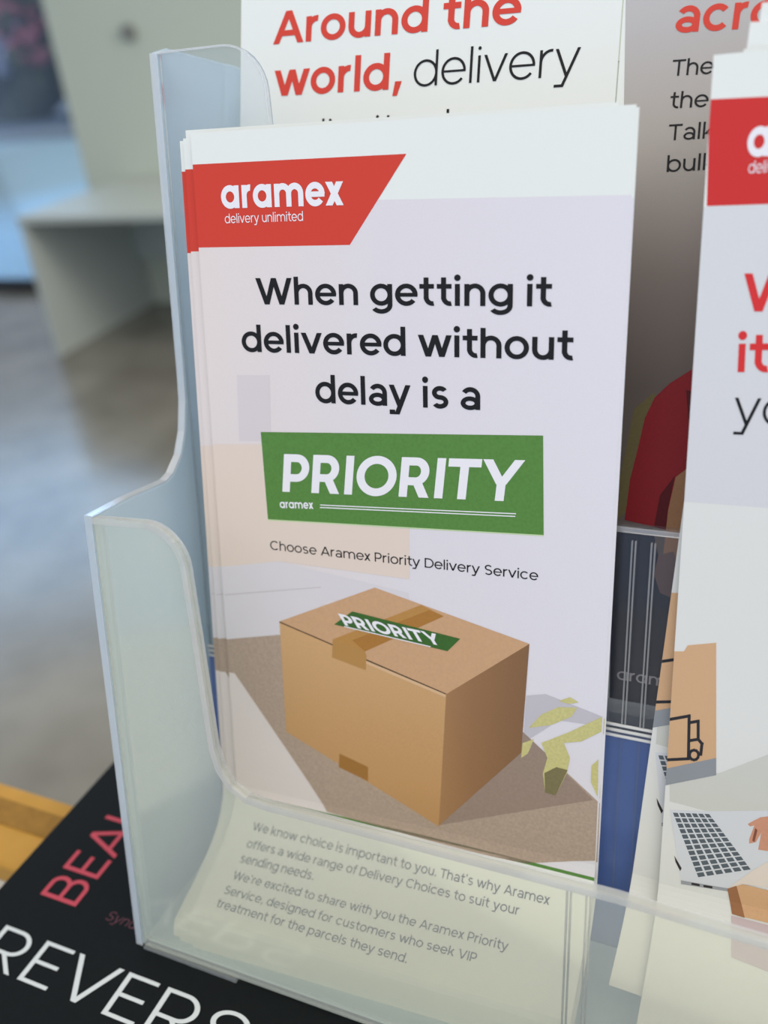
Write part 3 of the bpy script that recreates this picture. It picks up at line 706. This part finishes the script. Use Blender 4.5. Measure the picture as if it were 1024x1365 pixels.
# ------------------------------------------------------------------ setting
def glossy_floor():
    m, n, l, b = new_mat('polished_concrete')
    tc = n.new('ShaderNodeTexCoord')
    n1 = n.new('ShaderNodeTexNoise'); n1.inputs['Scale'].default_value = 3.2; n1.inputs['Detail'].default_value = 6
    l.new(tc.outputs['Object'], n1.inputs['Vector'])
    cr = n.new('ShaderNodeValToRGB')
    cr.color_ramp.elements[0].position = 0.3; cr.color_ramp.elements[0].color = rgb(112, 108, 98)
    cr.color_ramp.elements[1].position = 0.7; cr.color_ramp.elements[1].color = rgb(146, 143, 134)
    l.new(n1.outputs[0], cr.inputs[0]); l.new(cr.outputs[0], b.inputs['Base Color'])
    b.inputs['Roughness'].default_value = 0.22
    b.inputs['Specular IOR Level'].default_value = 0.6
    return m
glossy_floor()

mb = MB(); mb.box(-9, 5, -3, 4.10, -0.10, 0.0)
tag(mb.build('floor', [MATS['polished_concrete']]), kind='structure')

def ext_ground():
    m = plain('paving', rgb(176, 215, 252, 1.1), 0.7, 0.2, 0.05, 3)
ext_ground()
mb = MB(); mb.box(-26, 5, 4.10, 10.6, -0.12, -0.01)
tag(mb.build('ground', [MATS['paving']]), kind='structure')
mb = MB(); mb.box(-26, 5, 10.6, 10.9, -0.12, 0.10)
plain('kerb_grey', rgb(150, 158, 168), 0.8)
tag(mb.build('trim_1', [MATS['kerb_grey']]), kind='structure')
mb = MB(); mb.box(-26, 5, 10.9, 40, -0.12, 0.06)
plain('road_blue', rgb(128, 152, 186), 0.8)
tag(mb.build('ground_2', [MATS['road_blue']]), kind='structure')

mb = MB(); mb.box(-3.17, 3.0, 3.90, 4.05, 0.0, 2.7)
tag(mb.build('wall_back', [MATS['wall_paint']]), kind='structure')

# glazed shopfront left of the wall: bottom rail, head rail, glass
win = bpy.data.objects.new('window_1', None); scene.collection.objects.link(win)
win.location = (-5.5, 4.10, 0); tag(win, kind='structure')
mb = MB(); mb.box(-3.4, 2.33, -0.03, 0.03, 0.0, 0.06); mb.box(-3.4, 2.33, -0.03, 0.03, 2.6, 2.7)
mb.build('window_frame', [MATS['rail_black']], win)
plastic('glass', 0.0, (1, 1, 1), (0.97, 0.985, 1.0), 0.02, 0.6)
mb = MB(); mb.box(-3.4, 2.33, -0.004, 0.004, 0.06, 2.6)
mb.build('window_pane', [MATS['glass']], win)

# ------------------------------------------------------------------ flowering hedge outside
def hedge():
    verts, faces, mi = [], [], []
    rnd = random.Random(7)
    cols = [plain('hedge_dark', rgb(44, 52, 56), 0.8), plain('hedge_green', rgb(84, 86, 70), 0.8),
            plain('blossom_pink', rgb(166, 96, 110), 0.7), plain('blossom_lilac', rgb(160, 162, 190), 0.7)]
    # dense woody mass
    def blob(cx, cy, cz, r, m, n=5):
        k = len(verts)
        ring = []
        for i in range(n+1):
            th = math.pi*i/n
            for j in range(2*n):
                ph = math.pi*j/n
                q = r*(0.8+0.4*rnd.random())
                verts.append((cx+q*math.sin(th)*math.cos(ph), cy+q*math.sin(th)*math.sin(ph), cz+q*math.cos(th)))
        for i in range(n):
            for j in range(2*n):
                a = k+i*2*n+j; b = k+i*2*n+(j+1)%(2*n)
                faces.append((a, b, b+2*n, a+2*n)); mi.append(m)
    for _ in range(150):
        blob(rnd.uniform(-5, 5), rnd.uniform(-.3, .5), rnd.uniform(.15, 1.9), rnd.uniform(.22, .42), 0 if rnd.random() < .75 else 1)
    for _ in range(330):
        z = rnd.uniform(.75, 2.0)
        blob(rnd.uniform(-2.2, 3), rnd.uniform(-.75, -.45), z, rnd.uniform(.04, .12), 2 if rnd.random() < .6 else 1, 4)
    for _ in range(60):
        blob(rnd.uniform(-4, -.9), rnd.uniform(-.8, -.5), rnd.uniform(.4, 1.5), rnd.uniform(.06, .14), 3, 4)
    o = mesh_obj('flowering_hedge', verts, faces, cols, mi)
    o.location = (-9.5, 12.6, 0.06)
    tag(o, 'dark hedge with pink and lilac blossom outside the shop glass', 'hedge', kind='stuff')
hedge()

# ------------------------------------------------------------------ white desk by the wall
desk = bpy.data.objects.new('white_desk', None); scene.collection.objects.link(desk)
desk.location = (-2.2, 3.5, 0)
tag(desk, 'low white desk with a panel side, standing against the pale wall', 'desk')
mb = MB(); mb.box(-.75, .9, -.40, .39, .605, .635); bevel(mb.build('desktop', [MATS['desk_white']], desk), .003)
for x in (-.75, .87):
    mb = MB(); mb.box(x, x+.03, -.39, .39, 0, .605); mb.build('side_panel', [MATS['desk_white']], desk)
mb = MB(); mb.box(-.72, .87, .34, .36, .25, .605); mb.build('back_panel', [MATS['desk_white']], desk)

fit = MB(); fit.prism([(.035*math.cos(k*math.pi/8), .035*math.sin(k*math.pi/8)) for k in range(16)], 0, -.03, lambda a, b, d: (a, d, b))
o = bevel(fit.build('wall_fitting', [MATS['fitting_grey']]), .004); o.location = (-2.72, 3.899, 1.27)
tag(o, 'small grey round fitting on the pale wall above the desk', 'wall fitting')

# ------------------------------------------------------------------ counter, batten, book
counter = bpy.data.objects.new('counter', None); scene.collection.objects.link(counter)
counter.location = (0.3, -0.2, 0)
tag(counter, 'white counter top carrying the black book and the leaflet holder', 'counter')
mb = MB()
mb.prism([(-.60,-.50),(.70,-.50),(.70,.42),(-.355,.42),(-.355,.176),(-.60,.176)], 1.078, 1.113, lambda a, b, d: (a, b, d))
bevel(mb.build('counter_top', [MATS['counter_white']], counter), .002)
mb = MB(); mb.box(-.33, .62, -.40, .36, 0, 1.078); mb.build('counter_base', [MATS['counter_white']], counter)

bat = bpy.data.objects.new('wooden_batten', None); scene.collection.objects.link(bat)
bat.location = (-0.17, -0.040, 1.113)
bat.rotation_euler = (0, 0, math.radians(-3))
tag(bat, 'ochre wooden strip with a darker carved band, behind the black book\u2019s left edge', 'wooden strip')
mb = MB(); mb.box(-.12, .10, -.0142, .014, 0, .0093)
bevel(mb.build('strip', [MATS['wood_ochre']], bat), .0015)
mb = MB(); mb.box(-.118, .098, -.001, .008, .0093, .0097)
mb.build('carved_band', [MATS['wood_dark']], bat)

book = bpy.data.objects.new('book', None); scene.collection.objects.link(book)
book.location = (-0.0662, -0.05, 1.1133)
book.rotation_euler = (0, 0, math.radians(-2.6))
tag(book, 'black book with red and silver capitals lying under the leaflet holder', 'book')
mb = MB(); mb.box(0, .235, -.17, .13, .0170, .0200); mb.box(0, .235, -.17, .13, 0, .0025); mb.box(0, .003, -.17, .13, .0025, .0170)
bevel(mb.build('cover', [MATS['black_cover']], book), .0006)
mb = MB(); mb.box(.003, .231, -.167, .127, .0025, .0170); mb.build('pages', [MATS['pages']], book)

def flat_text(name, txt, mat, parent, origin, direction, xh, t, width=None, shear=0.0, z=.02004):
    polys, wid = lay_text(txt, t, 1)
    k = width / wid if width else xh
    ex = Vector((math.cos(direction), math.sin(direction))); ey = Vector((-ex.y, ex.x))
    vs, fs = [], []
    for poly, sub in polys:
        b = len(vs)
        for x, y in poly:
            p = Vector(origin) + ex*(x*k + shear*y*xh) + ey*(y*xh)
            vs.append((p.x, p.y, z + 3e-6*sub))
        fs.append(tuple(range(b, len(vs))))
    return mesh_obj(name, vs, fs, [mat], parent=parent)
inv = (Matrix.Translation(book.location) @ Matrix.Rotation(math.radians(-2.6), 4, 'Z')).inverted()
def bk(x, y): 
    p = inv @ Vector((x, y, 1.1333)); return (p.x, p.y)
flat_text('red_title', 'BEAUTY', MATS['cover_red'], book, bk(-.0407, -.0712), math.radians(90), .0100, .15, .0585)
flat_text('silver_title', 'REVERS', MATS['cover_silver'], book, bk(-.0567, -.0939), 0, .0092, .12, .0814)
flat_text('small_subtitle', 'Synu', MATS['cover_pink'], book, bk(-.0300, -.0722), 0, .0022, .14, .0098, .2)

# ------------------------------------------------------------------ leaflet holder
holder = bpy.data.objects.new('leaflet_holder', None); scene.collection.objects.link(holder)
holder.location = (0.05, -0.02, 1.1333)
tag(holder, 'frosted plastic two-tier leaflet holder standing on the black book', 'leaflet holder')
HL = Matrix.Translation(holder.location).inverted() @ HOLD
def hpt(hu, v, hw): return HL @ Vector(((hu+14.5)/1000, v/1000, hw/1000))
def part(name, mat, shapes, bw=0.0, seg=2):
    """shapes: (outline in (hu, v), hw front, hw back)"""
    mb = MB()
    for outl, a, b in shapes: mb.prism(outl, a, b, lambda p, q, d: hpt(p, q, d))
    o = mb.build(name, [MATS[mat]], holder)
    if bw: bevel(o, bw/1000, seg)
    return o
def side(name, mat, outline, a, b, bw=0.0):
    mb = MB(); mb.prism(outline, a, b, lambda p, q, d: hpt(d, p, q))
    o = mb.build(name, [MATS[mat]], holder)
    if bw: bevel(o, bw/1000, 2)
    return o
def corner(cx, cy, r, a0, a1, n=8):
    return [(cx+r*math.cos(math.radians(a0+(a1-a0)*i/n)), cy+r*math.sin(math.radians(a0+(a1-a0)*i/n))) for i in range(n+1)]
HR = 221.0
front = ([(-12.3, 202), (-12.3, 82.6)] + corner(2.2, 93.0, 11.0, -90, -12, 8) + [(14.4, 108), (15.8, 128)]
         + [(16.4, 136), (17.7, 141), (20.2, 144.8), (24.3, 147.0), (30, 147.5)]
         + [(110, 147.0), (140, 148.2), (176, 148.2), (182, 145), (186, 139), (187.5, 128), (189, 108)] + corner(202, 93, 11.0, 192, 270, 8)[0:] + [(219, 82.6), (219, 202)])
part('front_panel', 'frosted', [(front, -32.0, -29.8)], .7)
strip = ([(-12.3, 134), (-12.3, -19.6)] + corner(5.6, -8.6, 11.0, -90, -5, 8) + [(18.0, 10), (20.5, 60), (21.5, 66), (21.5, 134)])
low = ([(21.6, 134), (21.6, 66)] + corner(40, 64, 19, 170, 90, 6) + [(168, 83.5)] + corner(170, 64, 19, 90, 10, 6) + [(188.5, 134)])
strip2 = [(206.7 - a, q) for a, q in strip]
part('middle_panel', 'clear', [(low, 7.5, 9.3)], .5)
part('middle_upright', 'frosted_thin', [(strip, 7.5, 9.3)], .5)
part('middle_upright', 'frosted_thin', [(strip2, 7.5, 9.3)], .5)
part('riser_panel', 'riser_blue', [([(-12.3, 134.2), (219, 134.2), (219, 195.5), (-12.3, 195.5)], 7.5, 9.3)])
part('back_panel', 'clear_back', [([(-12.3, -14), (219, -14), (219, 190), (-12.3, 190)], 44, 46)], .4)
ol = ([(202, -32.0), (82.6, -32.0), (81.6, -20), (81.2, -4)] + [(80, -1), (76, 3.0), (70, 5.6), (62, 7.0)]
      + [(-19.6, 7.5), (-21, 12), (-20.5, 46), (200, 46)])
side('side_panel', 'frosted_side', ol, -14.5, -12.4, .6)
side('side_panel', 'frosted_side', ol, 219.1, 221.2, .6)
side('pocket_floor', 'frosted_side', [(193.8, 7.4), (195.6, 7.4), (202, -29.7), (200.2, -29.7)], -12.3, 219)
side('pocket_floor', 'clear_back', [(132.5, 9.4), (134, 9.4), (128, 43.9), (126.5, 43.9)], -12.3, 219)
part('step_ledge', 'ledge_white', [([(-12.2, z), (218.8, z+.0), (218.8, z+.7), (-12.2, z+.7)], 6.7, 7.4) for z in (131.2, 132.6, 134.0)], .25)  # thin white bars added to imitate bright highlights on the step edge
for hu in (102.4, 106.5):
    part('rib', 'rib_edge', [([(hu, 86.5), (hu+.35, 86.5), (hu+.35, 131), (hu, 131)], 6.7, 7.4), ([(hu+.75, 86.5), (hu+1.1, 86.5), (hu+1.1, 131), (hu+.75, 131)], 6.7, 7.4)])
    part('rib', 'clear_back', [([(hu, 135.2), (hu+.4, 135.2), (hu+.4, 193), (hu, 193)], 6.9, 7.4)])
for hu in (99.6, 103.6):
    part('rib', 'rib_edge', [([(hu, 149.5), (hu+.35, 149.5), (hu+.35, 199), (hu, 199)], -29.7, -29.0), ([(hu+.8, 149.5), (hu+1.15, 149.5), (hu+1.15, 199), (hu+.8, 199)], -29.7, -29.0)])
def band(path, wd):
    out = []
    for i in range(len(path)):
        a = path[max(i-1, 0)]; c = path[min(i+1, len(path)-1)]
        dx, dy = c[0]-a[0], c[1]-a[1]; L = math.hypot(dx, dy)
        out.append((path[i][0] - dy/L*wd, path[i][1] + dx/L*wd))
    return out
def rim(name, mat, path, wd, h0, h1):
    inner = band(path, wd)
    mb = MB()
    for i in range(len(path)-1):
        mb.prism([path[i], path[i+1], inner[i+1], inner[i]], h0, h1, lambda p, q, d: hpt(p, q, d))
    return mb.build(name, [MATS[mat]], holder)
rim('front_rim', 'frosted_rim', front[1:-1], 1.5, -32.1, -29.6)
rim('middle_rim', 'frosted_rim', strip[1:-1], 0.5, 7.3, 7.5)
edge = [(-19.4, 7.45), (20, 7.3), (55, 7.15), (62, 6.95), (70, 5.55), (76, 2.95), (80, -1.05), (81.2, -4.1), (81.6, -20), (82.5, -31.8)]
for a, c in zip(edge[:-1], edge[1:]):
    dx, dy = c[0]-a[0], c[1]-a[1]; L = math.hypot(dx, dy)
    edge_n = (-dy/L*-0.35, dx/L*-0.35)
    side('side_rim', 'frosted_rim', [a, c, (c[0]+edge_n[0], c[1]+edge_n[1]), (a[0]+edge_n[0], a[1]+edge_n[1])], -14.45, -12.35)
rim('side_rim', 'frosted_rim', [(-14.4, 202), (-14.4, 82.2)], 2.1, -32.1, -31.9)
part('foot', 'frosted', [([(-12.3, 202.2), (17, 202.2), (17, 203.6), (15.5, 205), (-10, 205), (-12.3, 203.6)], -32, -30.2)], .3)
part('rim', 'rib_edge', [([(96, 83.5), (168, 83.5), (168, 84.8), (96, 84.8)], 6.6, 7.4)], .2)

# ------------------------------------------------------------------ leaflets
A_PARTS = {'banner': ('banner', None), 'logo': ('logo_lettering', 'banner'), 'headline': ('headline', None), 'picture': ('parcel_picture', None),
           'label': ('priority_label', None), 'label_text': ('label_lettering', 'label'), 'tagline': ('tagline', None), 'stripe': ('green_stripe', None), 'body': ('body_text', None)}
PROFILE[0] = (-0.8, 0.0105)          # the sheet begins a little above the first print line
sheetA = Sheet(PROFILE, 99.0, arc_table(PROFILE)[-1])
lead = sheetA.paper('leaflet', MATS['paper'])
prints(sheetA, 'A', lead, A_PARTS, 0.8)
lead.matrix_world = frame((0, 0, 0))
tag(lead, 'front leaflet headed When getting it delivered, with green PRIORITY label and parcel picture', 'leaflet', 'priority leaflets in the front pocket')
sheetAB = Sheet(PROFILE_BEHIND, 99.0, arc_table(PROFILE_BEHIND)[-1])
behind = None
for du, dv, dw, rv, rw, lab in (
        (0.55, 0.5, 0.55, 0.004, 0.0, 'priority leaflet directly behind the front one, peeking out at its right edge'),
        (-2.9, 0.9, 1.25, 0.010, 0.3, 'priority leaflet in the stack, showing a narrow strip left of the front one'),
        (-4.4, 1.3, 2.1, 0.018, 0.5, 'priority leaflet reaching farthest left in its stack, with a sliver of red banner'),
        (-3.2, -1.0, 3.0, 0.024, 0.2, 'rear priority leaflet, its white top edge rising above the front one')):
    if behind is None:
        c = behind = sheetAB.paper('leaflet', MATS['paper'])
        prints(sheetAB, 'A', c, {k: A_PARTS[k] for k in ('banner', 'logo', 'picture')}, 0.8)
    else:
        c = copy_tree(behind)
    c.matrix_world = frame((du, dv, dw), rv, math.radians(rw))
    tag(c, lab, 'leaflet', 'priority leaflets in the front pocket')

D_PARTS = {'banner': ('banner', None), 'logo': ('logo_lettering', 'banner'), 'panel': ('grey_panel', None), 'heading': ('red_heading', None),
           'heading_thin': ('black_heading', None), 'picture': ('desk_picture', None)}
PROFILE_RIGHT[0] = (-1.6, 0.02)
sheetD = Sheet(PROFILE_RIGHT, 99.0, arc_table(PROFILE_RIGHT)[-1] - 5)
sheetE = Sheet(PROFILE_TILTED, 99.0, 208.5)
sheetF = Sheet([PROFILE_TILTED[0]] + [(a + 4.5, b) for a, b in PROFILE_TILTED[1:]], 99.0, 211.0)
DO = Vector((112.4, -6.5, -1.2))
src = None
for ds, du, dv, dw, rz, lab in (
        (1.6, 0, 0, 0, -0.5, 'front leaflet at right with red heading, laptop and truck parcel picture'),
        (1.6, 5.0, -0.7, 0.9, -0.5, 'laptop leaflet just behind the front one, its top edge a step higher'),
        (1.6, 8.2, -1.5, 1.8, -0.5, 'third laptop leaflet in the right stack, a thin white step at its top'),
        (-5.4, 5.6, -5.2, 2.1, 3.3, 'tilted laptop leaflet sticking out left behind the front one, showing keyboard and truck'),
        (-5.5, 7.3, -8.2, 2.4, 3.0, 'rearmost tilted laptop leaflet, its top corner highest at the right edge')):
    if src is None or src[0] != ds:
        sh = sheetD if ds > 0 else (sheetE if ds == -5.4 else sheetF)
        c = sh.paper('leaflet', MATS['paper'])
        prints(sh, 'D', c, D_PARTS if ds > 0 else {'picture': ('desk_picture', None)}, ds)
        src = (ds, c)
    else:
        c = copy_tree(src[1])
    c.matrix_world = frame(DO + Vector((du, dv, dw)), TURN, math.radians(rz))
    tag(c, lab, 'leaflet', 'laptop leaflets in the front pocket')

TILT = -math.atan(0.14)
sheetB = Sheet(FLAT, 97.6, 204.5)
poster = sheetB.paper('leaflet', MATS['paper'])
prints(sheetB, 'B', poster, {'heading': ('red_heading', None), 'heading_thin': ('black_heading', None)})
poster.matrix_world = frame((-7.0, -72, 45.2), TURN, 0, TILT)
tag(poster, 'white leaflet in the rear tier headed Around the world, delivery', 'leaflet', 'around the world leaflets in the rear tier')
c = sheetB.paper('leaflet', MATS['paper_ivory'])
c.matrix_world = frame((-7.4, -71.8, 45.7), TURN, 0, TILT)
tag(c, 'ivory edged leaflet behind the Around the world one, a thin line at its sides', 'leaflet', 'around the world leaflets in the rear tier')

sheetC = Sheet(FLAT, 97.2, 204.5)
grey = sheetC.paper('leaflet', MATS['paper'])
prints(sheetC, 'C', grey, {'photo': ('printed_photo', None), 'heading': ('red_heading', None), 'text': ('text', None), 'logo': ('apron_lettering', None)})
grey.matrix_world = frame((90.8, -72, 40.4), TURN, 0, TILT)
tag(grey, 'grey photo leaflet in the rear tier with a red sleeved arm and dark apron', 'leaflet')
